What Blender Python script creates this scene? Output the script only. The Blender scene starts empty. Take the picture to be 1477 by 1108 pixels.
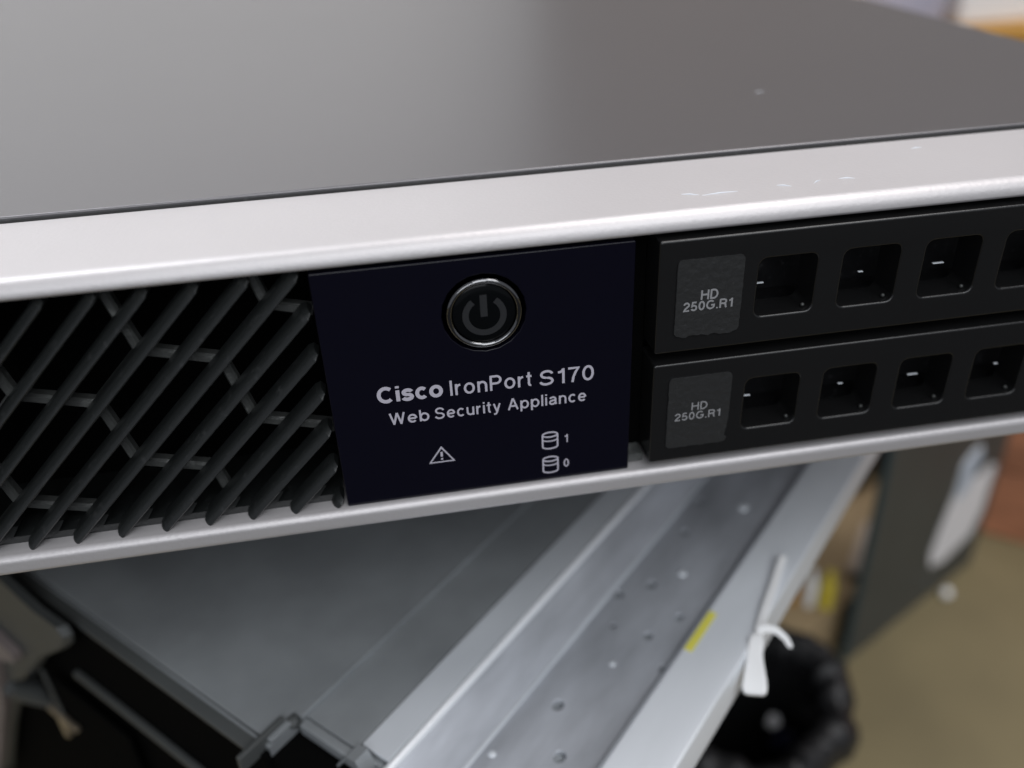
import bpy, bmesh, math, random
from mathutils import Vector, Matrix
random.seed(7)
MM = 0.001
sc = bpy.context.scene
C = sc.collection

# ---------------------------------------------------------------- camera
cam_d = bpy.data.cameras.new("camera"); cam = bpy.data.objects.new("camera", cam_d); C.objects.link(cam)
sc.camera = cam
YAW, PITCH, ROLL = 0.1431, 0.5480, -0.0468
ca, sa, cb, sb = math.cos(YAW), math.sin(YAW), math.cos(PITCH), math.sin(PITCH)
fw = Vector((sa*cb, ca*cb, -sb)); rt = Vector((ca, -sa, 0)); up = rt.cross(fw)
r2 = rt*math.cos(ROLL) + up*math.sin(ROLL); u2 = -rt*math.sin(ROLL) + up*math.cos(ROLL)
m = Matrix((r2, u2, -fw)).transposed().to_4x4()
m.translation = Vector((39.76, -103.62, 81.39))*MM
cam.matrix_world = m
cam_d.sensor_width = 36; cam_d.lens = 36*1261.4/1477
cam_d.clip_start = 0.005; cam_d.clip_end = 50
cam_d.dof.use_dof = True
cam_d.dof.focus_distance = 0.121
cam_d.dof.aperture_fstop = cam_d.lens/3.2
# ---------------------------------------------------------------- world and lamps (indoor room light and added fills)
w = bpy.data.worlds.new("World"); sc.world = w; w.use_nodes = True
bg = w.node_tree.nodes["Background"]; bg.inputs[0].default_value = (0.86, 0.90, 1.0, 1); bg.inputs[1].default_value = 0.27

def area(name, loc, target, sx, sy, power, col):
    d = bpy.data.lights.new(name, 'AREA'); d.shape = 'RECTANGLE'; d.size = sx; d.size_y = sy
    d.energy = power; d.color = col
    o = bpy.data.objects.new(name, d); C.objects.link(o); o.location = loc
    o.rotation_euler = (Vector(target)-Vector(loc)).to_track_quat('-Z', 'Y').to_euler()
    return o
area("ceiling_lamp", (0.75, 0.35, 1.75), (0.05, 0.0, 0), 1.5, 0.8, 22, (1.0, 0.965, 0.95))
area("ceiling_lamp", (0.45, -1.1, 1.45), (0.1, 0.1, 0), 1.7, 1.0, 17, (0.95, 0.975, 1.0))
area("low_front_fill", (-0.25, -1.3, 0.55), (0.05, 0.05, -0.05), 1.2, 0.6, 5.5, (0.93, 0.965, 1.0))  # added low fill from the camera side, lifts the shade under the server
area("wall_fill", (-0.9, 0.75, 1.7), (-0.4, 1.5, 0.3), 1.4, 0.35, 26, (0.95, 0.965, 1.0))  # added fill that brightens the wall mirrored in the lid's left half
sc.view_settings.view_transform = 'Standard'; sc.view_settings.look = 'None'
sc.view_settings.exposure = 0.0; sc.view_settings.gamma = 1.0
sc.cycles.use_denoising = True

# ---------------------------------------------------------------- materials
def mat(name, col, rough=.5, metal=0.0, spec=.5, bump=0, bscale=400, var=0, vscale=30, dust=0, dcol=(.35,.35,.36), dscale=300,
        coat=0, rvar=0, stretch=None):
    ma = bpy.data.materials.new(name); ma.use_nodes = True
    nt = ma.node_tree; b = nt.nodes["Principled BSDF"]
    b.inputs['Base Color'].default_value = (*col, 1); b.inputs['Roughness'].default_value = rough
    b.inputs['Metallic'].default_value = metal; b.inputs['Specular IOR Level'].default_value = spec
    b.inputs['Coat Weight'].default_value = coat; b.inputs['Coat Roughness'].default_value = .08
    tc = nt.nodes.new('ShaderNodeTexCoord'); src = tc.outputs['Object']
    if stretch:
        mr = nt.nodes.new('ShaderNodeMapping'); mr.inputs['Rotation'].default_value = (0, 0, math.radians(stretch[0]))
        mp = nt.nodes.new('ShaderNodeMapping'); mp.inputs['Scale'].default_value = stretch[1]
        nt.links.new(src, mr.inputs[0]); nt.links.new(mr.outputs[0], mp.inputs[0]); src = mp.outputs[0]
    def noise(s, det=4):
        n = nt.nodes.new('ShaderNodeTexNoise'); n.inputs['Scale'].default_value = s; n.inputs['Detail'].default_value = det
        nt.links.new(src, n.inputs['Vector']); return n
    colout = None
    if var:
        n = noise(vscale); r = nt.nodes.new('ShaderNodeMapRange')
        r.inputs['From Min'].default_value = .3; r.inputs['From Max'].default_value = .7
        r.inputs['To Min'].default_value = 1-var; r.inputs['To Max'].default_value = 1+var
        nt.links.new(n.outputs['Fac'], r.inputs['Value'])
        v = nt.nodes.new('ShaderNodeVectorMath'); v.operation = 'SCALE'; v.inputs[0].default_value = col
        nt.links.new(r.outputs[0], v.inputs['Scale']); colout = v.outputs[0]
    if dust:
        n = noise(dscale, 6); r = nt.nodes.new('ShaderNodeMapRange')
        r.inputs['From Min'].default_value = .60; r.inputs['From Max'].default_value = .78
        r.inputs['To Max'].default_value = dust
        nt.links.new(n.outputs['Fac'], r.inputs['Value'])
        mx = nt.nodes.new('ShaderNodeMix'); mx.data_type = 'RGBA'
        nt.links.new(r.outputs[0], mx.inputs['Factor'])
        if colout: nt.links.new(colout, mx.inputs['A'])
        else: mx.inputs['A'].default_value = (*col, 1)
        mx.inputs['B'].default_value = (*dcol, 1); colout = mx.outputs['Result']
    if colout: nt.links.new(colout, b.inputs['Base Color'])
    if rvar:
        n = noise(vscale*1.7); r = nt.nodes.new('ShaderNodeMapRange')
        r.inputs['To Min'].default_value = rough-rvar; r.inputs['To Max'].default_value = rough+rvar
        nt.links.new(n.outputs['Fac'], r.inputs['Value']); nt.links.new(r.outputs[0], b.inputs['Roughness'])
    if bump:
        n = noise(bscale, 3); bp = nt.nodes.new('ShaderNodeBump'); bp.inputs['Strength'].default_value = bump
        bp.inputs['Distance'].default_value = .0003
        nt.links.new(n.outputs['Fac'], bp.inputs['Height']); nt.links.new(bp.outputs[0], b.inputs['Normal'])
    return ma
M = dict(
  silver=mat('silver_paint', (.53,.51,.515), .44, .42, bump=.14, bscale=1500, var=.02, vscale=40),
  lid=mat('grey_coated_steel', (.165,.160,.166), .32, .62, bump=.03, bscale=3000, var=.02, vscale=12),
  black=mat('black_plastic', (.008,.008,.009), .34, spec=.3, bump=.1, bscale=2500, dust=.12, dscale=900),
  slat=mat('satin_black_plastic', (.014,.0155,.0155), .28, spec=.5, bump=.12, bscale=2500, dust=.06, dscale=700),
  guard=mat('dusty_grey_plastic', (.065,.068,.066), .32, bump=.3, bscale=1800, dust=.5, dscale=420, dcol=(.28,.29,.28)),
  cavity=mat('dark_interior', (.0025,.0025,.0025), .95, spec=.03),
  navy=mat('navy_gloss_plastic', (.0034,.0032,.0082), .16, spec=.32),
  ink=mat('grey_print', (.48,.46,.53), .6),
  ink2=mat('faded_grey_print', (.27,.27,.28), .6),
  symbol=mat('dark_grey_print', (.015,.016,.018), .5),
  chrome=mat('dark_chrome', (.22,.22,.225), .07, 1.0),
  button=mat('button_black', (.003,.0035,.004), .14, spec=.15),
  carrier=mat('carrier_black', (.0095,.0095,.0098), .22, spec=.5, bump=.05, bscale=2500),
  sticker=mat('charcoal_sticker', (.025,.0255,.026), .38, spec=.4, bump=.5, bscale=1100, dust=.04, dscale=1500),
  steel=mat('bright_steel', (.7,.7,.7), .25, 1.0),
  zinc=mat('galvanised_steel', (.47,.49,.53), .42, .35, bump=.25, bscale=250, var=.24, vscale=130, rvar=.10, dust=.45, dcol=(.26,.27,.29), dscale=110, stretch=(-45,(.3,1,1))),
  zinclight=mat('light_zinc_steel', (.66,.69,.73), .45, .2, bump=.2, bscale=200, var=.10, vscale=50, rvar=.08, dust=.2, dcol=(.45,.46,.48), dscale=120, stretch=(-45,(.3,1,1))),
  zincedge=mat('zinc_edge_glint', (.85,.87,.90), .32, .15, bump=.1, bscale=300),  # highlight along the rolled edge, put into a paler base colour
  zincflange=mat('zinc_lit_flange', (.78,.81,.85), .42, .15, bump=.2, bscale=200, var=.07, vscale=60, dust=.15, dcol=(.55,.57,.60), dscale=140, stretch=(-45,(.3,1,1))),  # paler zinc: the flange's white reflection is put into its colour
  zincdark=mat('dull_zinc_lid', (.33,.35,.365), .42, .40, bump=.1, bscale=700, var=.18, vscale=45, rvar=.06, dust=.15, dcol=(.42,.43,.44), dscale=150),
  greyplastic=mat('grey_plastic', (.06,.064,.064), .5, var=.1),
  pinkgrey=mat('warm_grey_plastic', (.22,.185,.18), .55, var=.12),
  copper=mat('brass_metal', (.60,.52,.42), .35, .9),
  floor=mat('khaki_concrete', (.19,.155,.08), .7, bump=.4, bscale=60, var=.18, vscale=9),
  rubber=mat('black_rubber', (.02,.02,.021), .8, spec=.2, bump=.4, bscale=300),
  wall=mat('white_wall', (.78,.77,.76), .8, var=.03, vscale=3),
  brownwall=mat('brown_board', (.20,.165,.145), .7, var=.15, vscale=3),
  panel=mat('dark_green_grey_paint', (.05,.055,.052), .5, var=.1),
  teal=mat('teal_edge', (.02,.05,.065), .5),
  whitepaper=mat('white_paper', (.72,.72,.74), .7),
  bluepaper=mat('pale_blue_film', (.42,.50,.60), .5),
  card=mat('brown_cardboard', (.34,.25,.14), .8, var=.2, vscale=20),
  yellow=mat('yellow_plastic', (.72,.58,.06), .5),
  yellowmark=mat('yellow_sticker', (.80,.74,.12), .5, var=.08),
  orange=mat('orange_wood', (.50,.26,.05), .5, var=.15, vscale=20),
  red=mat('red_brown_board', (.36,.15,.08), .6, var=.3, vscale=18, stretch=(0,(1,1,5))),
  bag=mat('black_bag_film', (.012,.012,.013), .42, spec=.35, bump=.3, bscale=80),
  nylon=mat('white_nylon', (.9,.9,.9), .4),
  lav=mat('lavender_film', (.42,.42,.52), .5, var=.12, vscale=12),
  blue=mat('blue_plastic', (.010,.012,.045), .5),
  skirt=mat('pale_strip', (.45,.38,.32), .7),
)

# ---------------------------------------------------------------- helpers (everything in millimetres)
R2 = math.sqrt(2)
def W(v): return v
def L(v):                      # local frame of the lower chassis: (along its depth, across it to the right, up), turned 45 degrees
    s, t, z = v; return Vector(((s+t)/R2, (s-t)/R2, z))
def obj(name, bm, ma, parent=None, fr=None, ang=35, smooth=True):
    if fr:
        for v in bm.verts: v.co = fr(v.co)
    bmesh.ops.recalc_face_normals(bm, faces=bm.faces)
    bmesh.ops.scale(bm, vec=(MM,)*3, verts=bm.verts)
    me = bpy.data.meshes.new(name); bm.to_mesh(me); bm.free()
    if smooth:
        me.polygons.foreach_set('use_smooth', [True]*len(me.polygons)); me.set_sharp_from_angle(angle=math.radians(ang))
    me.materials.append(ma)
    o = bpy.data.objects.new(name, me); C.objects.link(o)
    if smooth:
        wn = o.modifiers.new('normals', 'WEIGHTED_NORMAL'); wn.keep_sharp = True; wn.weight = 80
    if parent: o.parent = parent
    return o
def thing(name, label, cat, group=None):
    o = bpy.data.objects.new(name, None); C.objects.link(o); o.empty_display_size = .02
    return tag(o, label, cat, group)
def tag(o, label, cat, group=None):
    o['label'] = label; o['category'] = cat
    if group: o['group'] = group
    return o
def struct(o): o['kind'] = 'structure'; return o
def box(bm, x0, x1, y0, y1, z0, z1, bev=0, seg=2):
    r = bmesh.ops.create_cube(bm, size=1, matrix=Matrix.Translation(((x0+x1)/2, (y0+y1)/2, (z0+z1)/2)) @ Matrix.Diagonal((x1-x0, y1-y0, z1-z0, 1)))
    if bev:
        es = list({e for v in r['verts'] for e in v.link_edges})
        bmesh.ops.bevel(bm, geom=es, offset=bev, segments=seg, affect='EDGES', profile=.5)
    return bm
def mkbox(*a, **k): return box(bmesh.new(), *a, **k)
def rrect(x0, x1, z0, z1, r, n=5):
    pts = []
    for cx, cz, a0 in ((x1-r, z1-r, 0), (x0+r, z1-r, 90), (x0+r, z0+r, 180), (x1-r, z0+r, 270)):
        for i in range(n+1):
            a = math.radians(a0+90*i/n); pts.append((cx+r*math.cos(a), cz+r*math.sin(a)))
    return pts
def plate(bm, outer, holes, y0, depth, c=.2, axis='y', outer_depth=None):
    """A moulded plate facing -y with rounded front edges; outer = (x0,x1,z0,z1,r), holes the same."""
    n = 5
    def P(x, z, y): return (x, y, z) if axis == 'y' else (x, z, y)
    def ring(x0, x1, z0, z1, r, d, y):
        return [bm.verts.new(P(px, pz, y)) for px, pz in rrect(x0+d, x1-d, z0+d, z1-d, max(r-d, .05), n)]
    def strip(a, b):
        k = len(a)
        for i in range(k): bm.faces.new((a[i], a[(i+1) % k], b[(i+1) % k], b[i]))
    fronts = []
    for sgn, rects in ((1, [outer]), (-1, holes)):
        for rc in rects:
            rs = []
            for t in (0, 1, 2, 3):
                a = math.radians(30*t)
                rs.append(ring(*rc, sgn*c*(1-math.sin(a)), y0 + c*(1-math.cos(a))))
            rs.append(ring(*rc, 0, y0+(outer_depth or depth if sgn == 1 else depth)))
            for i in range(4): strip(rs[i], rs[i+1])
            f = rs[0]; fronts.append(f)
    es = []
    for f in fronts:
        for i in range(len(f)):
            es.append(bm.edges.get((f[i], f[(i+1) % len(f)])) or bm.edges.new((f[i], f[(i+1) % len(f)])))
    bmesh.ops.triangle_fill(bm, edges=es, use_beauty=True, use_dissolve=False)
    return bm
def extrude_profile(bm, prof, x0, x1, n=1):
    """prof: closed list of (y,z)"""
    rows = [[bm.verts.new((x0+(x1-x0)*i/n, y, z)) for y, z in prof] for i in range(n+1)]
    k = len(prof)
    for i in range(n):
        for j in range(k): bm.faces.new((rows[i][j], rows[i][(j+1) % k], rows[i+1][(j+1) % k], rows[i+1][j]))
    bm.faces.new(rows[0]); bm.faces.new(rows[-1][::-1])
    return bm
def arc(cx, cy, r, a0, a1, n=8):
    return [(cx+r*math.cos(math.radians(a0+(a1-a0)*i/n)), cy+r*math.sin(math.radians(a0+(a1-a0)*i/n))) for i in range(n+1)]
def tube(bm, pts, rad, n=8, closed=False):
    pts = [Vector(p) for p in pts]; rings = []
    k = len(pts)
    for i, p in enumerate(pts):
        a = pts[i-1] if i or closed else p; b = pts[(i+1) % k] if i < k-1 or closed else p
        d = (b-a).normalized(); h = Vector((0, 0, 1)) if abs(d.z) < .9 else Vector((1, 0, 0))
        u = d.cross(h).normalized(); v = u.cross(d).normalized()
        r = rad[i] if isinstance(rad, (list, tuple)) else rad
        rings.append([bm.verts.new(p+u*r*math.cos(2*math.pi*j/n)+v*r*math.sin(2*math.pi*j/n)) for j in range(n)])
    for i in range(k if closed else k-1):
        A, B = rings[i], rings[(i+1) % k]
        for j in range(n): bm.faces.new((A[j], A[(j+1) % n], B[(j+1) % n], B[j]))
    if not closed: bm.faces.new(rings[0]); bm.faces.new(rings[-1][::-1])
    return bm
def prism(bm, pts, y0, y1):
    """pts: (x,z) polygon, extruded in y"""
    a = [bm.verts.new((x, y0, z)) for x, z in pts]; b = [bm.verts.new((x, y1, z)) for x, z in pts]
    bm.faces.new(a); bm.faces.new(b[::-1]); k = len(pts)
    for i in range(k): bm.faces.new((a[i], b[i], b[(i+1) % k], a[(i+1) % k]))
    return bm
def stroke(pts, wd, closed=False):
    """flat ribbon polygon pieces (x,z) along a polyline, mitred"""
    k = len(pts); out = []
    P_ = [Vector((a, b)) for a, b in pts]
    for i in range(k):
        a = P_[i-1] if (i or closed) else None; b = P_[(i+1) % k] if (i < k-1 or closed) else None
        n1 = (P_[i]-a).normalized() if a is not None else None; n2 = (b-P_[i]).normalized() if b is not None else None
        d = n1 if n2 is None else n2 if n1 is None else (n1+n2).normalized()
        q = Vector((-d.y, d.x)); sc_ = 1
        if n1 is not None and n2 is not None: sc_ = min(1.5, 1/max(.3, q.dot(Vector((-n1.y, n1.x)))))
        out.append((P_[i]+q*wd/2*sc_, P_[i]-q*wd/2*sc_))
    return out
def ink(bm, pts, wd, y, closed=False, th=.03):
    o = stroke(pts, wd, closed); k = len(o)
    A = [(bm.verts.new((a.x, y-.0004*i, a.y)), bm.verts.new((b.x, y-.0004*i, b.y)), bm.verts.new((a.x, y+th, a.y)), bm.verts.new((b.x, y+th, b.y))) for i, (a, b) in enumerate(o)]
    for i in range(k if closed else k-1):
        p, q = A[i], A[(i+1) % k]
        bm.faces.new((p[0], q[0], q[1], p[1])); bm.faces.new((p[0], q[0], q[2], p[2])); bm.faces.new((p[1], q[1], q[3], p[3]))
    return bm
def EL(cx, cy, rx, ry, a0, a1):
    n = max(4, int(abs(a1-a0)/14)); return [(cx+rx*math.cos(math.radians(a0+(a1-a0)*i/n)), cy+ry*math.sin(math.radians(a0+(a1-a0)*i/n))) for i in range(n+1)]
BOWL = EL(.31, .365, .225, .305, 0, 346)
GL = {  # grotesque letters as centre lines, capitals 1 high: (width, strokes); a stroke starting with 'o' is closed
 'C': (.76, [EL(.40, .5, .33, .435, 46, 314)]), 'i': (.14, [[(.07, 0), (.07, .73)], [(.07, .86), (.07, 1)]]),
 's': (.52, [EL(.27, .52, .19, .148, 12, 270)+EL(.25, .215, .21, .155, 90, -168)[0:]]), 'c': (.54, [EL(.29, .365, .22, .305, 44, 316)]),
 'o': (.60, ['o', EL(.30, .365, .235, .305, 0, 346)]), 'I': (.14, [[(.07, 0), (.07, 1)]]),
 'r': (.34, [[(.07, 0), (.07, .73)], [(.075, .38)]+EL(.31, .42, .235, .245, 170, 92)]),
 'n': (.54, [[(.07, 0), (.07, .73)], [(.075, .36)]+EL(.27, .44, .20, .225, 175, 0)+[(.47, 0)]]),
 'P': (.66, [[(.07, 0), (.07, 1)], [(.07, .935), (.36, .935)]+EL(.36, .70, .23, .235, 80, -80)+[(.36, .465), (.07, .465)]]),
 't': (.31, [[(.14, .94), (.14, .2)]+EL(.25, .19, .11, .13, 190, 275), [(0, .67), (.29, .67)]]),
 'S': (.70, [EL(.36, .72, .25, .215, 8, 270)+EL(.34, .285, .28, .22, 90, -172)]),
 '1': (.37, [[(.30, 0), (.30, 1)], [(.05, .76), (.17, .775), (.25, .84), (.29, .98)]]),
 '7': (.54, [[(.02, .935), (.50, .935), (.37, .68), (.27, .36), (.22, 0)]]), '0': (.56, ['o', EL(.28, .5, .215, .435, 0, 346)]),
 'W': (.94, [[(.06, 1), (.27, 0)], [(.26, 0), (.475, 1)], [(.475, 1), (.69, 0)], [(.68, 0), (.89, 1)]]), 'e': (.57, [EL(.295, .365, .225, .305, 0, 318), [(.09, .365), (.5, .365)]]),
 'b': (.60, [[(.07, 0), (.07, 1)], 'o', BOWL]), 'u': (.54, [[(.47, 0), (.47, .73)], [(.07, .73), (.07, .3)]+EL(.27, .28, .20, .215, 180, 355)]),
 'y': (.52, [[(.05, .73), (.26, .02)], [(.47, .73), (.24, -.07), (.18, -.17), (.04, -.19)]]),
 'A': (.72, [[(.05, 0), (.35, 1)], [(.37, 1), (.67, 0)], [(.17, .33), (.55, .33)]]), 'p': (.60, [[(.07, -.24), (.07, .73)], 'o', BOWL]), 'l': (.14, [[(.07, 0), (.07, 1)]]),
 'a': (.55, [EL(.26, .50, .19, .17, 165, 0)+[(.45, .14), (.52, .05)], [(.44, .42), (.33, .39), (.24, .38)]+EL(.22, .215, .155, .155, 100, 265)+[(.32, .08), (.42, .17)]]),
 'H': (.72, [[(.07, 0), (.07, 1)], [(.65, 0), (.65, 1)], [(.08, .52), (.64, .52)]]), 'D': (.70, [[(.07, 0), (.07, 1)], [(.07, .935), (.30, .935)]+EL(.30, .5, .33, .435, 80, -80)+[(.30, .065), (.07, .065)]]),
 '2': (.54, [EL(.28, .70, .21, .235, 178, -30)+[(.14, .24), (.07, .065), (.52, .065)]]),
 '5': (.56, [[(.48, .935), (.15, .935), (.09, .50)]+EL(.27, .325, .225, .26, 135, -160)]),
 'G': (.78, [EL(.40, .5, .33, .435, 46, 330)+[(.70, .46), (.43, .46)]]), '.': (.16, [[(.08, 0), (.08, .15)]]),
 'R': (.68, [[(.07, 0), (.07, 1)], [(.07, .935), (.37, .935)]+EL(.37, .715, .22, .22, 80, -80)+[(.37, .495), (.07, .495)], [(.36, .49), (.53, .40), (.57, .12), (.61, 0)]]),
}
def text(name, s, x0, x1, z, h, y, ma, parent, wt=.14, sl=0.0):
    """a word in thin raised print; baseline at z, capitals h high, fitted between x0 and x1"""
    tot = sum(GL[c][0] for c in s)+.13*(len(s)-1); k = (x1-x0)/tot if len(s) > 1 else h
    bm = bmesh.new(); px = 0; q = 0
    for c in s:
        closed = False
        for st in GL[c][1]:
            if st == 'o': closed = True; continue
            q += 1
            ink(bm, [(x0+(px+a)*k, z+sl*(px+a)*k+b*h) for a, b in st], wt*(h+k)/2, y-.012-.003*(q % 3), closed=closed, th=.02)
            closed = False
        px += GL[c][0]+.13
    return obj(name, bm, ma, parent, smooth=False)

# ================================================================ setting: floor, wall
FZ = -330
struct(obj('floor', mkbox(-2500, 2500, -1500, 2300, FZ-20, FZ), M['floor']))
struct(obj('added_dark_mat', mkbox(-900, 1100, -1490, -200, FZ+.4, FZ+8, bev=3), M['rubber']))  # unseen mat, added to darken front reflections and cut floor bounce
struct(obj('wall', mkbox(-2500, 2500, 1500, 1540, FZ, 1500), M['wall']))

# ================================================================ the upper rack server
XL, XR = -246.0, 184.0
srv = thing('rack_server', 'thin grey-lidded rack server with silver front frame and slanted black grille, uppermost, sharply in focus', 'server')
# lid: steel sheet with folded front and side edges
bm = extrude_profile(bmesh.new(), [(22.25, 39.2)] + arc(22.55, 40.5, .3, 180, 90, 4) + [(560, 40.8), (560, 39.2)], XL, XR)
lid = obj('lid', bm, M['lid'], srv)
obj('lid_gap_shade', mkbox(XL+.2, XR-.2, 21.85, 22.24, 38.6, 40.4), M['slat'], srv)  # dark strip painting the shade in the gap between lid and frame
obj('case', mkbox(XL+.6, XR-.6, 16, 559.5, -4.2, 39.1), M['lid'], srv)
# silver front frame: top band (rounded nose) and bottom lip, with end ears
top = [(22.2, 38.0), (22.2, 39.9), (21.9, 40.15)] + arc(2.2, 37.85, 2.3, 90, 180, 10) + arc(.7, 37.85, .8, 180, 270, 4)[1:] + [(14, 36.9)]
top = [(21.6, 37.6), (21.6, 39.9), (21.3, 40.15)] + arc(1.9, 37.95, 2.2, 90, 175, 10) + arc(.35, 38.25, .65, 200, 270, 4) + [(14, 37.6)]
obj('top_band', extrude_profile(bmesh.new(), top, XL, XR, 20), M['silver'], srv)
bot = [(14, 0.05), (.9, 0.03)] + arc(-.15, -1.25, 1.1, 80, 180, 7) + arc(-.15, -2.4, 1.1, 180, 262, 6) + [(15, -4.25), (15.2, -4.1)]
obj('bottom_lip', extrude_profile(bmesh.new(), bot, XL, XR, 20), M['silver'], srv)
for a, b in ((XL, XL+10), (XR-7, XR)):
    obj('frame_end', mkbox(a, b, -.6, 14, .06, 37.55, bev=.8), M['silver'], srv)
# dark cavity behind the opening
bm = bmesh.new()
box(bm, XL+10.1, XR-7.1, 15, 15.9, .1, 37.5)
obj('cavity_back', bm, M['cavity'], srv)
bm = mkbox(XL+10.1, 28.9, 1.7, 14.9, .08, 1.2)
box(bm, XL+10.1, 28.9, 4.5, 14.9, 36.4, 37.5)
obj('grille_frame', bm, M['slat'], srv)
# triangular fillets of the grille frame between the slat feet
GX0 = -112.0
# honeycomb guard behind the slats: one edge direction runs with the slats (45 degrees)
LH = 10.35; bm = bmesh.new()
def uv2xz(u, v): return ((u+v)/R2, (u-v)/R2)
def inside(x, z): return GX0 < x < 28.6 and 1.0 < z < 36.6
edges = []
for row in range(-16, 8):
    for k in range(-14, 14):
        vl = -14.9+17.93*k - 8.965*row*(-1); ul = 23.2+row*15.5
        lo = (ul, vl); hi = (ul+LH/2, vl+8.965); lo2 = (ul, vl+17.93)
        edges += [(lo, hi), (hi, lo2), (hi, (hi[0]+LH, hi[1]))]
def clip(p, q):
    t0, t1 = 0., 1.
    for c_, lo, hi in ((0, GX0, 28.7), (1, .9, 36.9)):
        d = q[c_]-p[c_]
        if abs(d) < 1e-9:
            if not lo < p[c_] < hi: return None
            continue
        a, b = (lo-p[c_])/d, (hi-p[c_])/d
        if a > b: a, b = b, a
        t0, t1 = max(t0, a), min(t1, b)
    if t1-t0 < .03: return None
    return [tuple(p[i]+(q[i]-p[i])*t for i in (0, 1)) for t in (t0, t1)]
for a, b in edges:
    cl = clip(uv2xz(*a), uv2xz(*b))
    if not cl: continue
    (x0, z0), (x1, z1) = cl
    d = Vector((x1-x0, 0, z1-z0)); ln = d.length; d.normalize(); n = Vector((-d.z, 0, d.x))
    hw = .72; vs = []
    for yy, hh in ((4.0, hw*.55), (4.4, hw), (5.6, hw*1.05)):
        for px, pz in ((x0-d.x*.3, z0-d.z*.3), (x1+d.x*.3, z1+d.z*.3)):
            for sg in (1, -1): vs.append(bm.verts.new((px+n.x*hh*sg, yy, pz+n.z*hh*sg)))
    F = lambda *i: bm.faces.new([vs[j] for j in i])
    F(0, 1, 3, 2)
    for o_ in (0, 4): F(o_, o_+2, o_+6, o_+4); F(o_+1, o_+3, o_+7, o_+5); F(o_, o_+1, o_+5, o_+4); F(o_+2, o_+3, o_+7, o_+6)
    F(8, 9, 11, 10)
obj('honeycomb_guard', bm, M['guard'], srv)
# slanted slats, each its own part
for k in range(-22, 8):
    xb = -15.1+6.1*k                       # foot at z=0
    z1 = min(37.1, 28.8-xb); x1 = xb+z1
    if x1 < GX0+2: continue
    x0, z0 = xb-.25, -.25
    if x0 < GX0: z0 += GX0-x0; x0 = GX0
    bm = bmesh.new(); d = Vector((1, 0, 1)).normalized(); n = Vector((-1, 0, 1)).normalized()
    prof = [(-.74, 3.2), (-.70, .35), (-.60, .0), (-.44, -.14), (-.27, -.06), (.46, .7), (.70, 1.3), (.80, 3.2)]
    rows = []
    for (px, pz), sh, dy in (((x0, z0), .55, .45), ((x0+.5, z0+.5), 1, 0), ((x1-.5, z1-.5), 1, 0), ((x1, z1), .55, .5)):
        rows.append([bm.verts.new((px+n.x*o_*sh, y_+(dy if y_ < 3 else 0), pz+n.z*o_*sh)) for o_, y_ in prof])
    for i in range(3):
        for j in range(7): bm.faces.new((rows[i][j], rows[i][j+1], rows[i+1][j+1], rows[i+1][j]))
        bm.faces.new((rows[i][7], rows[i][0], rows[i+1][0], rows[i+1][7]))
    bm.faces.new(rows[0]); bm.faces.new(rows[-1][::-1])
    obj('grille_slat', bm, M['slat'], srv, ang=25)
    # gusset at the slat's foot
    g = prism(bmesh.new(), [(xb+.8, .1), (xb+3.9, 1.2), (xb+5.3, 3.3), (xb+2.6, 3.4), (xb+1.2, 2.2)], 1.3, 3.5)
    if x1 > GX0+6 and xb+5.3 < 28.7: obj('grille_gusset', g, M['slat'], srv)
obj('blank_cover', mkbox(XL+10.1, GX0, .2, 3, .1, 37.4, bev=.3), M['black'], srv)

# control panel
cp = obj('control_panel', plate(bmesh.new(), (29.5, 72.0, -.15, 37.05, .25), [(51.4-5.7, 51.4+5.7, 29.0-5.7, 29.0+5.7, 5.69)], 0, 3.2, .16, outer_depth=6), M['navy'], srv)
def lathe(bm, prof, cx, cz, n=48):
    rows = [[bm.verts.new((cx+r*math.cos(2*math.pi*j/n), y, cz+r*math.sin(2*math.pi*j/n))) for j in range(n)] for r, y in prof]
    for i in range(len(rows)-1):
        for j in range(n): bm.faces.new((rows[i][j], rows[i][(j+1) % n], rows[i+1][(j+1) % n], rows[i+1][j]))
    bm.faces.new(rows[-1])
    return bm
pb = obj('power_button', lathe(bmesh.new(), [(4.3, 3), (4.3, .15), (4.22, -.0), (4.0, -.1), (3.5, -.18), (2.6, -.25), (1.4, -.3), (0.1, -.32)], 51.4, 29), M['button'], srv)
obj('button_ring', lathe(bmesh.new(), [(5.15, 3), (5.15, .25)] + [(4.72+.43*math.cos(a), .1-.55*math.sin(a)) for a in [math.pi*i/10 for i in range(11)]] + [(4.29, 2.9)], 51.4, 29), M['chrome'], pb)
bpy.data.objects['button_ring'].data.polygons[-1].use_smooth = False
bm = bmesh.new(); cx, cz = 51.4, 28.85
ink(bm, [(cx+2.55*math.sin(math.radians(a)), cz+2.55*math.cos(math.radians(a))) for a in range(36, 325, 8)], .85, -.34)
ink(bm, [(cx-.05, cz+3.0), (cx-.05, cz-.2)], .95, -.34)
obj('power_symbol', bm, M['symbol'], pb)
def X(px): return px
TX = [("Cisco", 35.95, 44.9, 16.95, 2.45, .20), ("IronPort", 45.95, 57.55, 16.80, 2.45, .13), ("S170", 58.55, 66.5, 16.6, 2.45, .128),
      ("Web", 37.14, 42.75, 13.2, 1.9, .13), ("Security", 43.5, 52.9, 13.2, 1.9, .13), ("Appliance", 53.95, 65.35, 13.2, 1.9, .13)]
for s, a, b, z, h, wt in TX: text('lettering', s, a, b, z, h, -.005, M['ink'], cp, wt)
text('lettering', "1", 62.1, 62.75, 6.35, 1.4, -.005, M['ink'], cp, .14)
text('lettering', "0", 61.95, 63.0, 1.85, 1.45, -.005, M['ink'], cp, .14)
bm = bmesh.new()
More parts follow.
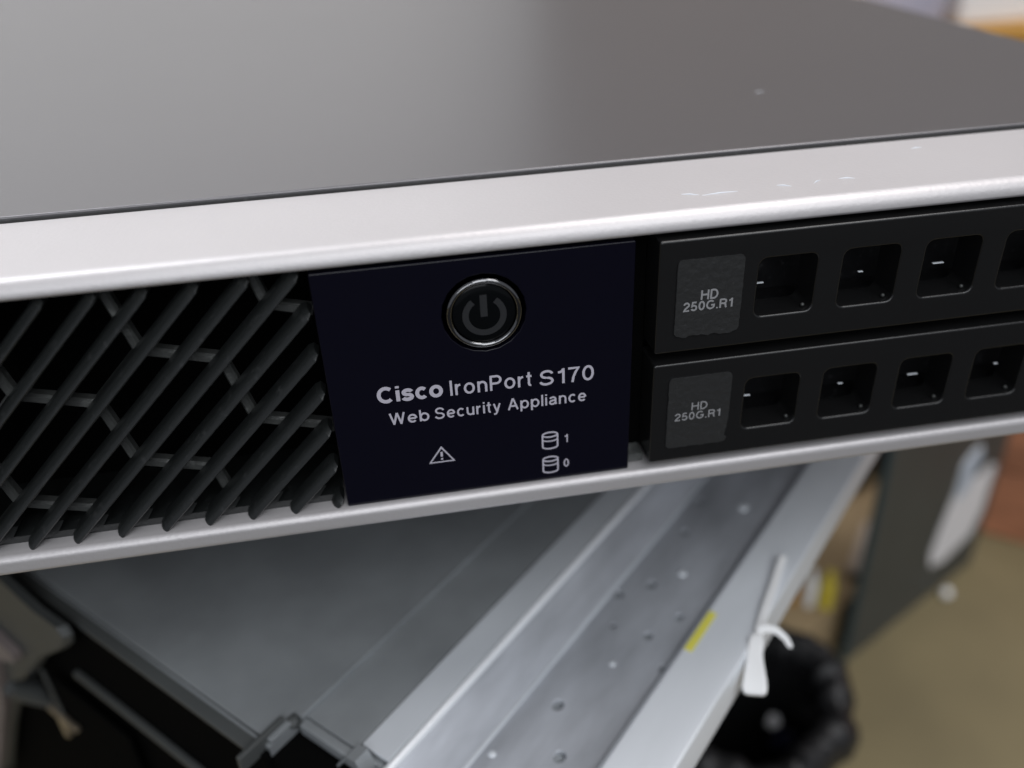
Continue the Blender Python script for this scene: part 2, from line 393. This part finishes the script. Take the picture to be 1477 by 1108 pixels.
ink(bm, [(42.15, 5.75), (45.65, 5.75), (43.95, 8.3)], .27, -.025, closed=True)
ink(bm, [(43.92, 7.5), (43.92, 6.65)], .32, -.025); ink(bm, [(43.92, 6.4), (43.92, 6.12)], .32, -.025)
obj('warning_symbol', bm, M['ink'], cp)
for cz in (5.55, 1.15):
    bm = bmesh.new(); cx = 59.95; rx, rz = 1.12, .42
    el = lambda z, a0, a1: [(cx+rx*math.cos(math.radians(a)), z+rz*math.sin(math.radians(a))) for a in range(a0, a1+1, 15)]
    ink(bm, el(cz+2.5, 0, 345), .24, -.025, closed=True)
    ink(bm, el(cz+1.75, 180, 360), .2, -.026)
    ink(bm, [(cx-rx, cz+2.5), (cx-rx, cz+.45)] + el(cz+.42, 180, 360) + [(cx+rx, cz+2.5)], .24, -.027)
    obj('disc_symbol', bm, M['ink'], cp)
# inner posts either side of the panel, dark gap before the drives
bm = mkbox(72.05, 74.9, 4.5, 14.9, .1, 37.5); obj('divider', bm, M['cavity'], srv)
bm = mkbox(72.2, 74.7, 1.2, 4.4, .1, 1.5, bev=.2); obj('divider_foot', bm, M['guard'], srv)

# drive carriers
WX, WWD, WP, WH = 89.18, 8.48, 12.24, 8.74
for row, (z0, z1, off) in enumerate(((19.97, 36.9, 3.95), (1.08, 18.1, 4.14))):
    holes = [(WX+WP*k, WX+WP*k+WWD, z1-off-WH, z1-off, 1.15) for k in range(7)]
    dr = obj('drive_carrier', plate(bmesh.new(), (74.97, 176.5, z0, z1, .35), holes, -1, 5.2, .33, outer_depth=6), M['carrier'], srv)
    # tray behind the windows: dusty shelf and small pale bars standing in for glints
    bm = mkbox(76, 176, 4.4, 5.0, z0+.6, z0+2.2); box(bm, 76, 176, 9, 9.6, z0+.5, z1-.5)
    box(bm, 86, 176, 4.3, 8.9, z0+3.1, z0+3.5)
    obj('tray', bm, M['black'], dr)
    zc = z1-off-WH*(.56 if row == 0 else .50)
    off_x = [.3, 3.3, 2.4, 4.6, 3.0, 2.0, 5.0]; len_x = [1.5, .9, 2.1, .8, 1.4, 1.0, 1.2]
    for k in range(7):
        bm = mkbox(WX+WP*k+off_x[k], WX+WP*k+off_x[k]+len_x[k]*.8, .3, .7, zc+.58, zc+.72, bev=.05)
        obj('tray_glint', bm, M['zinclight'], dr)  # pale bar painting a glint inside the window
        xk = WX+WP*k+WWD-.75
        bm = bmesh.new(); bmesh.ops.create_icosphere(bm, subdivisions=2, radius=.28, matrix=Matrix.Translation((xk, .3, z1-off-WH+.42)))
        obj('moulding_dot', bm, M['guard'], dr)
    # sticker with a slightly torn outline
    if row == 0: a = rrect(77.55, 86.95, 22.55, 34.05, .75, 5)
    else: a = rrect(77.35, 86.85, 3.55, 15.75, .75, 5)
    zb = min(p[1] for p in a); pts = []
    for i, p in enumerate(a):
        pts.append(p)
        q = a[(i+1) % len(a)]
        dd = math.hypot(q[0]-p[0], q[1]-p[1])
        if dd > 3:
            n = int(dd/.45)
            for j in range(1, n):
                t = j/n; x = p[0]+(q[0]-p[0])*t; z = p[1]+(q[1]-p[1])*t
                jag = .05
                if abs(p[1]-zb) < .1 and abs(q[1]-zb) < .1: jag = .28 if row == 0 else .08
                if row == 1 and abs(x-86.85) < .1 and z < 8: x -= .5*(8-z)/4.5*min(1, (8-z)); 
                pts.append((x+random.uniform(-.04, .04), z+(random.uniform(-jag, jag*.4) if abs(p[1]-q[1]) < .1 else 0)))
    st_ = obj('sticker', prism(bmesh.new(), pts, -1.22, -1.002), M['sticker'], dr)
    if row == 0:
        text('sticker_text', "HD", 81.05, 83.5, 27.95, 1.45, -1.225, M['ink2'], dr, .17)
        text('sticker_text', "250G.R1", 78.65, 85.7, 26.4, 1.35, -1.225, M['ink2'], dr, .17)
    else:
        text('sticker_text', "HD", 80.95, 83.4, 9.95, 1.35, -1.225, M['ink2'], dr, .14)
        text('sticker_text', "250G.R1", 78.5, 85.5, 8.35, 1.3, -1.225, M['ink2'], dr, .14)
# scuffs on the silver band: shallow raised scratches, glint put into their pale colour
for x, y, l, a in ((85.5, 6.0, 2.6, .05), (95.0, 6.5, 1.0, -.5), (100.0, 6.8, .9, .6), (104.5, 7.0, 1.1, -.2), (81.5, 6.6, 1.2, -.4), (121, 17, .9, .1), (112, 55, .8, 0)):
    bm = bmesh.new(); c_, s_ = math.cos(a), math.sin(a)
    tube(bm, [(x-l*c_, y-l*s_, 0), (x, y+.12, .03), (x+l*c_, y+l*s_, 0)], [.03, .13 if y < 21 else .07, .03], 6)
    bmesh.ops.translate(bm, vec=(0, 0, 40.16 if y < 21 else 40.8), verts=bm.verts)
    obj('scratch', bm, M['zinclight'], srv)

# added chassis the server rests on, out of sight; zinc brightens reflections below
sup = thing('support_chassis', 'added unseen chassis, pale zinc to brighten reflections, set back beneath the grey-lidded server, carrying it', 'chassis')
obj('case', mkbox(-150, 170, 110, 540, -44.7, -4.4, bev=.6), M['zinc'], sup)

# ================================================================ lower chassis, turned 45 degrees (frame L: s, t, z)
low = thing('lower_chassis', 'blurred dull grey steel chassis with black open front, lying at an angle under the server', 'chassis')
LZ = -45.0
obj('lid', mkbox(5.2, 430, -300, 9.6, LZ-.9, LZ, bev=.3), M['zincdark'], low, L)
prof = [(5.1, LZ-.4), (5.1, LZ-1.0), (3.0, LZ-1.3), (2.4, LZ-1.7), (2.4, LZ-2.4), (2.9, LZ-2.4), (3.1, LZ-2.1), (5.1, LZ-1.9)]
bm = bmesh.new()
a = [bm.verts.new((s_, -300, z_)) for s_, z_ in prof]; b = [bm.verts.new((s_, 7.5, z_)) for s_, z_ in prof]
for i in range(len(prof)): bm.faces.new((a[i], a[(i+1) % 8], b[(i+1) % 8], b[i]))
bm.faces.new(a); bm.faces.new(b[::-1])
obj('front_fold', bm, M['greyplastic'], low, L)
obj('lid_strip', mkbox(12.5, 430, 10.4, 22.2, LZ-1.4, LZ-.5, bev=.25), M['zincdark'], low, L)
obj('seam_edge', mkbox(11.5, 430, 9.75, 10.35, LZ-1.5, LZ+.25, bev=.2), M['zincdark'], low, L)
obj('front_beam', mkbox(10.4, 12.4, 10.5, 24.0, LZ-3.2, LZ-.6, bev=.5), M['zincdark'], low, L)
obj('corner_tab', mkbox(-.5, 9.5, 7.4, 8.6, LZ-2.8, LZ+.9, bev=.4), M['greyplastic'], low, L)
bm = bmesh.new(); tube(bm, [(9.2, 8.0, LZ-1.2), (10.6, 9.3, LZ-.6), (11.6, 9.4, LZ-2.2)], [1.0, 1.3, 1.0], 10); obj('corner_cap', bm, M['greyplastic'], low, L)
bm = mkbox(4.6, 429, -299, 9.6, LZ-44, LZ-1.0); box(bm, 12.6, 429, 9.7, 28.8, LZ-44, LZ-1.6)
obj('case', bm, M['zincdark'], low, L)
obj('corner_block', mkbox(4.4, 12.5, 9.65, 28.5, LZ-44, LZ-3.3), M['cavity'], low, L)
obj('front_panel', mkbox(3.2, 4.5, -298, 9.6, LZ-44, LZ-2.0), M['cavity'], low, L)
obj('front_shelf', mkbox(1.6, 3.1, -57, 2, LZ-24.2, LZ-22.7, bev=.4), M['greyplastic'], low, L)
bm = bmesh.new(); tube(bm, [(-6, -76, LZ-33), (-2, -77, LZ-38), (0, -75, LZ-44)], [1.5, 3.2, 1.0], 10); obj('release_lever', bm, M['greyplastic'], low, L)
bm = mkbox(-1, .4, -75, -63, LZ-45.2, LZ-43.8, bev=.4); box(bm, -1, .3, -71.5, -69.8, LZ-52, LZ-45, bev=.4)
obj('latch_pin', bm, M['copper'], low, L)
obj('latch_housing', mkbox(.6, 1.5, -70, -38, LZ-52, LZ-30, bev=.4), M['cavity'], low, L)
obj('latch_rim', mkbox(-.2, .5, -71, -69.6, LZ-47, LZ-29, bev=.3), M['greyplastic'], low, L)
obj('front_catch', mkbox(.5, 3.0, -14, 3, LZ-33.5, LZ-32.2, bev=.4), M['greyplastic'], low, L)
# grey plastic ear, left of the black opening
ear = [(-130, -36), (-66, -42.4), (-52.9, -45), (-44.5, -44.6), (-43.4, -46.6), (-44.6, -49.5), (-48.7, -53.5), (-62, -64), (-75.5, -78.2), (-94.4, -98.3), (-116, -127), (-146.7, -171), (-165, -175), (-230, -175), (-230, -36)]
bm = bmesh.new()
a = [bm.verts.new((0, t, z)) for t, z in ear]; b = [bm.verts.new((-1.2, t-1.0, z)) for t, z in ear]; c2 = [bm.verts.new((.7, t, z)) for t, z in ear]
k = len(ear)
for i in range(k):
    bm.faces.new((a[i], a[(i+1) % k], b[(i+1) % k], b[i])); bm.faces.new((c2[i], c2[(i+1) % k], a[(i+1) % k], a[i]))
bm.faces.new(b[::-1]); bm.faces.new(c2)
obj('front_ear', bm, M['greyplastic'], low, L)
bm = bmesh.new(); pl = [(-230, -58), (-82.6, -65.2), (-72, -67.0), (-73, -70), (-88, -78), (-100, -104), (-150, -174), (-230, -174)]
a = [bm.verts.new((-3.5, t, z)) for t, z in pl]; b = [bm.verts.new((-1.4, t, z)) for t, z in pl]
bm.faces.new(a[::-1]); bm.faces.new(b)
for i in range(len(pl)): bm.faces.new((a[i], a[(i+1) % len(pl)], b[(i+1) % len(pl)], b[i]))
obj('ear_cover', bm, M['pinkgrey'], low, L)

base = thing('equipment_stand', 'black equipment stand under the angled grey chassis, bottom left of the picture', 'stand')
obj('body', mkbox(6, 420, -296, -2, FZ, LZ-44.3), M['black'], base, L)
obj('front_panel', mkbox(3.6, 5.8, -296, -3, FZ, LZ-44.3), M['cavity'], base, L)

# slide rail: light strip, bright rolled edge, wall, holed web, wide flange
rail = thing('slide_rail', 'long galvanised slide rail with rows of small holes and a yellow mark, under the server', 'rail')
obj('top_strip', mkbox(13.5, 430, 22.6, 28.6, LZ-1.0, LZ-.1, bev=.3), M['zinclight'], rail, L)
bm = bmesh.new(); tube(bm, [(8, 29.4, LZ-.6), (430, 29.4, LZ-.6)], .85, 12); obj('rolled_edge', bm, M['zincedge'], rail, L)
bm = bmesh.new()
v = [bm.verts.new(p) for p in ((8, 29.9, LZ-1), (430, 29.9, LZ-1), (430, 36.6, LZ-6.6), (8, 36.6, LZ-6.6), (8, 28.9, LZ-1), (430, 28.9, LZ-1), (430, 35.7, LZ-6.6), (8, 35.7, LZ-6.6))]
for f in ((0, 1, 2, 3), (4, 7, 6, 5), (0, 4, 5, 1), (3, 2, 6, 7), (0, 3, 7, 4), (1, 5, 6, 2)): bm.faces.new([v[i] for i in f])
obj('side_wall', bm, M['zinc'], rail, L)
obj('web_bead', mkbox(8, 430, 36.3, 37.1, LZ-6.98, LZ-6.3, bev=.25), M['zinclight'], rail, L)
hs = [(76.6, 36.0, 1.0), (82.8, 40.4, 1.0), (68.4, 39.4, .6), (69.8, 46.4, .9), (46.3, 40.5, 1.0), (37.5, 46.5, 1.0), (101.5, 39.1, .9), (77.6, 49.3, .9), (113.3, 37.2, .9),
      (64.1, 52.5, .8), (22, 40.5, 1), (132, 40.5, 1), (140, 46.5, 1), (160, 40.5, 1), (170, 46.5, 1), (190, 40.5, 1)]
bm = bmesh.new(); F0 = 8; es = []
# web as a holed plate: build in (s, z=t) then lay flat
plate(bm, (8, 430, 36.7, 60.5, .3), [(s-3.6-r*1.25, s-3.6+r*1.25, t+2.2-r, t+2.2+r, r*.98) for s, t, r in hs], 0, .9, .12)
for v in bm.verts: v.co = Vector((v.co.x, v.co.z, LZ-7-v.co.y))
obj('web_backing', mkbox(8, 430, 37, 55, LZ-9.0, LZ-8.1), M['zincdark'], rail, L)
obj('holed_web', bm, M['zinc'], rail, L)
for s, t, r in ((31.5, 36.5, .8), (116.8, 46.5, 1.3), (89.3, 44.3, 1.0), (60, 44, .7)):
    bm = bmesh.new(); bmesh.ops.create_uvsphere(bm, u_segments=16, v_segments=8, radius=r, matrix=Matrix.Translation((s-3.6, t+2.2, LZ-7)) @ Matrix.Diagonal((1, 1, .5, 1)))
    obj('rivet', bm, M['zinclight'], rail, L)
fl = [(55.2, -6.95), (55.4, -6.4), (55.8, -5.6), (56.6, -5.0)] + [(66.0, -5.0)] + [(66.6, -5.2), (66.9, -5.8), (67.0, -14), (66.2, -14), (66.0, -6.0), (56.8, -6), (56.2, -6.95)]
bm = bmesh.new(); a = [bm.verts.new((6, t, LZ+z)) for t, z in fl]; b = [bm.verts.new((430, t, LZ+z)) for t, z in fl]
k = len(fl)
for i in range(k): bm.faces.new((a[i], a[(i+1) % k], b[(i+1) % k], b[i]))
bm.faces.new(a); bm.faces.new(b[::-1])
obj('wide_flange', bm, M['zincflange'], rail, L)
obj('yellow_mark', mkbox(65.5, 77.0, 56.6, 58.2, LZ-4.99, LZ-4.9), M['yellowmark'], rail, L)
# small folded clip at the rail's near end
bm = bmesh.new()
cl = [(9.5, 19.5, LZ-6), (9.5, 21.0, LZ-2.5), (9.8, 23.0, LZ+.3), (9.8, 24.6, LZ+.6), (9.8, 25.6, LZ-1.2), (9.8, 26.2, LZ-5), (9.8, 26.8, LZ-8)]
for i in range(len(cl)-1):
    (s1, t1, z1), (s2, t2, z2) = cl[i], cl[i+1]
    vs = [bm.verts.new(p) for p in ((s1, t1, z1), (s2, t2, z2), (s2+3, t2, z2), (s1+3, t1, z1))]; bm.faces.new(vs)
bmesh.ops.remove_doubles(bm, verts=bm.verts, dist=.01)
bmesh.ops.solidify(bm, geom=bm.faces[:], thickness=.5)
obj('end_clip', bm, M['zincdark'], rail, L)

# cable tie hanging from the flange
tie = thing('cable_tie', 'white nylon cable tie hanging off the edge of the galvanised rail', 'cable tie')
def ribbon(name, pts, wd, th, ma, parent):
    bm = bmesh.new(); rows = []
    P_ = [Vector(p) for p in pts]
    for i, p in enumerate(P_):
        d = (P_[min(i+1, len(P_)-1)]-P_[max(i-1, 0)]).normalized()
        n = d.cross(Vector((fw.x, fw.y, 0)).normalized()).normalized() if False else d.cross(Vector((-0.38, -0.62, 0.69))).normalized()
        q = n.cross(d).normalized(); ww = wd[i] if isinstance(wd, list) else wd
        rows.append([bm.verts.new(p+n*ww/2*a+q*th/2*b) for a, b in ((1, 1), (-1, 1), (-1, -1), (1, -1))])
    for i in range(len(rows)-1):
        for j in range(4): bm.faces.new((rows[i][j], rows[i][(j+1) % 4], rows[i+1][(j+1) % 4], rows[i+1][j]))
    bm.faces.new(rows[0]); bm.faces.new(rows[-1][::-1])
    bmesh.ops.bevel(bm, geom=bm.edges[:], offset=min(.3, th*.35), segments=3, affect='EDGES')
    return obj(name, bm, ma, parent)
ribbon('strap', [(114.5, 24.5, -48.2), (112, 21.5, -48.9), (109.4, 17.8, -49.1), (105.5, 12.6, -49.2), (102.4, 8.2, -49.6), (100.6, 5.6, -50.2)], [1.5, 1.7, 1.8, 1.8, 1.9, 1.9], 1.0, M['nylon'], tie)
ribbon('tail', [(101.2, 7.0, -49.2), (103.0, 6.8, -48.6), (104.7, 5.9, -48.7), (106.0, 4.4, -49.6), (106.6, 3.0, -50.8)], [1.6, 1.5, 1.4, 1.2, .9], .7, M['nylon'], tie)
ribbon('head', [(100.8, 5.9, -49.6), (100.1, 4.6, -50.2), (99.3, 3.0, -51.2), (98.6, 1.0, -52.2), (97.8, -1.2, -53.2), (97.2, -2.6, -54.0), (97.0, -3.2, -54.4)], [2.2, 2.9, 2.9, 3.5, 4.3, 4.5, 3.6], 2.4, M['nylon'], tie)

# ================================================================ background on the floor
# bin with a crumpled black liner
bx_, by_, bz_, br_ = 156, 106, -205, 33
bn = thing('waste_bin', 'round black bin with crumpled bag liner standing on the floor beside the rail', 'bin')
bm = bmesh.new(); n = 40; rows = []
for z, r in ((bz_-4, br_), (-290, br_-5), (FZ+.5, br_-7)):
    rows.append([bm.verts.new((bx_+r*math.cos(2*math.pi*j/n), by_+r*math.sin(2*math.pi*j/n), z)) for j in range(n)])
for z, r in ((FZ+4, br_-9), (bz_-4, br_-2)):
    rows.append([bm.verts.new((bx_+r*math.cos(2*math.pi*j/n), by_+r*math.sin(2*math.pi*j/n), z)) for j in range(n)])
for A, B in ((0, 1), (1, 2), (3, 4), (4, 0)):
    for j in range(n): bm.faces.new((rows[A][j], rows[A][(j+1) % n], rows[B][(j+1) % n], rows[B][j]))
bm.faces.new(rows[2]); bm.faces.new(rows[3])
obj('body', bm, M['bag'], bn)
bm = bmesh.new(); rings = []; nn = 90
for j in range(nn):
    a = 2*math.pi*j/nn; R_ = br_+1.5+1.5*math.sin(3*a+1)+1.0*math.sin(7*a)+random.uniform(-.5, .5); rr = 7.3+.6*math.sin(9*a+2)+random.uniform(-.8, .8)
    zc = bz_+2.2*math.sin(4*a)+random.uniform(-.8, .8)
    rings.append([bm.verts.new((bx_+(R_+rr*math.cos(t))*math.cos(a), by_+(R_+rr*math.cos(t))*math.sin(a), zc+rr*1.3*math.sin(t))) for t in [2*math.pi*i/10+random.uniform(-.15, .15) for i in range(10)]])
for j in range(nn):
    for i in range(10): bm.faces.new((rings[j][i], rings[j][(i+1) % 10], rings[(j+1) % nn][(i+1) % 10], rings[(j+1) % nn][i]))
obj('bag_rim', bm, M['bag'], bn, ang=50)
def blob(name, loc, dims, ma, label, cat):
    bm = bmesh.new(); bmesh.ops.create_icosphere(bm, subdivisions=3, radius=1)
    for v in bm.verts:
        f_ = 1+.18*math.sin(5*v.co.x+3*v.co.y)+.12*math.sin(7*v.co.z+4*v.co.x)
        v.co = Vector((v.co.x*dims[0]*f_, v.co.y*dims[1]*f_, v.co.z*dims[2]*f_))+Vector(loc)
    return tag(obj(name, bm, ma), label, cat)
blob('paper_wad', (176, 117, -236), (2.7, 2.7, 2.7), M['whitepaper'], 'small crumpled white paper wad inside the black bin', 'paper')
blob('plastic_scrap', (181, 113, -245), (6, 4, 4), M['blue'], 'dark blue plastic scrap inside the black bin', 'scrap')

# dark upright panel with a torn white label
def frame(o, ang):
    c_, s_ = math.cos(ang), math.sin(ang)
    return lambda v: Vector((o[0]+c_*v.x-s_*v.y, o[1]+s_*v.x+c_*v.y, v.z))
pf = frame((273.9, 212.1), math.radians(27))
pn = thing('steel_side_panel', 'dark grey-green steel panel with torn white label standing upright on the floor', 'panel')
obj('sheet', mkbox(0, 134, 0, 3, FZ, -96, bev=.6), M['panel'], pn, pf)
obj('edge_strip', mkbox(-2.6, -.1, .3, 3.4, FZ, -97, bev=.5), M['teal'], pn, pf)
lb = [(70, -287), (74, -299), (89, -303), (117, -297), (124, -281), (124.5, -246), (119, -243), (104, -246), (97, -241), (101, -228), (97, -219), (90, -219), (80, -226), (80, -243), (74, -268)]
bm = prism(bmesh.new(), lb, -.8, -.1); obj('label', bm, M['whitepaper'], pn, pf)
bm = prism(bmesh.new(), [(81, -228), (90, -221), (98, -221), (100.5, -227), (95, -238), (94, -248), (82, -252)], -1.3, -.85); obj('label_film', bm, M['bluepaper'], pn, pf)
bm = bmesh.new(); bmesh.ops.create_uvsphere(bm, u_segments=16, v_segments=10, radius=3.3, matrix=Matrix.Translation((92, -7, FZ+3.3)))
tag(obj('rubber_foot', bm, M['nylon'], None, pf), 'small round white knob on the floor at the foot of the dark panel', 'knob')

cb = pf
bx = thing('cardboard_box', 'flat brown cardboard box lying on the floor between the rail and the dark panel', 'box')
obj('body', mkbox(-78, 125, 13, 203, FZ, -301, bev=1), M['card'], bx, cb)
obj('flap', mkbox(-77, 124, 14, 107, -300.8, -299.6, bev=.4), M['card'], bx, cb)
obj('flap', mkbox(-77, 124, 109, 202, -300.8, -299.4, bev=.4), M['card'], bx, cb)
def cyl(name, x, y, z, r, h, ma, label, cat):
    bm = bmesh.new()
    prof = [(0.01, 0), (r*.9, 0), (r, 1), (r, h*.62), (r*.9, h*.68), (r*.55, h*.76), (r*.55, h-.8), (r*.5, h), (.01, h)]
    rows = [[bm.verts.new((x+a*math.cos(2*math.pi*j/24), y+a*math.sin(2*math.pi*j/24), z+b)) for j in range(24)] for a, b in prof]
    for i in range(len(rows)-1):
        for j in range(24): bm.faces.new((rows[i][j], rows[i][(j+1) % 24], rows[i+1][(j+1) % 24], rows[i+1][j]))
    return tag(obj(name, bm, ma), label, cat, 'bottles on the cardboard box')
cyl('bottle', 264.5, 229, -299.3, 4.2, 26, M['yellow'], 'yellow plastic bottle standing on the brown cardboard box', 'bottle')
cyl('bottle', 256, 233, -299.3, 3.8, 25, M['nylon'], 'whitish bottle just left of the yellow bottle on the cardboard box', 'bottle')
cyl('bottle', 247.5, 237, -299.3, 3.8, 20, M['orange'], 'orange bottle nearest the rail on the cardboard box', 'bottle')
bm = mkbox(-4, 4, 0, 50, -299.2, -293, bev=1); fr2 = frame((290, 246), math.radians(-40))
tag(obj('wooden_strip', bm, M['skirt'], None, fr2), 'pale flat strip lying on the cardboard box beside the dark panel', 'strip')
bm = mkbox(0, 45, 0, 30, -299.2, -270, bev=3)
tag(obj('adapter_block', bm, M['black'], None, frame((330, 318), .47)), 'black adapter block on the far end of the cardboard box', 'adapter')

# orange-brown crate at the right
fr3 = frame((405, 305), math.radians(-38))
rb = thing('wooden_crate', 'orange-brown wooden crate on the floor at the right edge, behind the dark panel', 'crate')
obj('body', mkbox(4, 300, 4, 180, FZ, -100, bev=1), M['red'], rb, fr3)
for i, (a, b) in enumerate(((FZ+1, -277), (-275, -222), (-220, -166), (-164, -101))):
    obj('plank', mkbox(0, 304, 0, 3.9, a, b, bev=1.2), M['red'], rb, fr3)

# far table seen above the server's right edge
tb = thing('wooden_table', 'orange wooden table edge beyond the server, top right corner of the picture', 'table')
obj('tabletop', mkbox(430, 1300, 640, 1050, -92, -71, bev=3), M['orange'], tb)
for x, y in ((450, 660), (1280, 660), (450, 1030), (1280, 1030)):
    obj('leg', mkbox(x-15, x+15, y-15, y+15, FZ, -92.1, bev=2), M['orange'], tb)
wb = thing('white_box', 'large white box standing on the orange table, top right corner', 'box')
obj('body', mkbox(572, 1000, 662, 980, -70.9, 60, bev=5), M['nylon'], wb)
obj('lid', mkbox(568, 1004, 658, 984, 60.2, 72, bev=3), M['nylon'], wb)
bm = bmesh.new(); n = 28; rows = []
for z, r in ((-70.8, 30), (-66, 36), (-40, 38), (0, 36), (30, 22), (42, 15), (50, 15)):
    rows.append([bm.verts.new((531+r*math.cos(2*math.pi*j/n), 690+r*math.sin(2*math.pi*j/n), z)) for j in range(n)])
for i in range(len(rows)-1):
    for j in range(n): bm.faces.new((rows[i][j], rows[i][(j+1) % n], rows[i+1][(j+1) % n], rows[i+1][j]))
bm.faces.new(rows[0]); bm.faces.new(rows[-1][::-1])
tag(obj('plastic_jug', bm, M['lav']), 'pale lavender plastic jug left of the white box on the table', 'jug')
# unseen tall board, added for the lid to mirror on its right half
bd = thing('mirrored_cabinet', 'tall brown cabinet added out of view far behind, mirrored dimly in the right half of the server lid', 'cabinet')
obj('body', mkbox(345, 1500, 1208, 1490, FZ, 1300, bev=4), M['brownwall'], bd)
for a, b in ((347, 920), (924, 1498)):
    obj('door', mkbox(a, b, 1190, 1207, FZ+40, 1290, bev=3), M['brownwall'], bd)
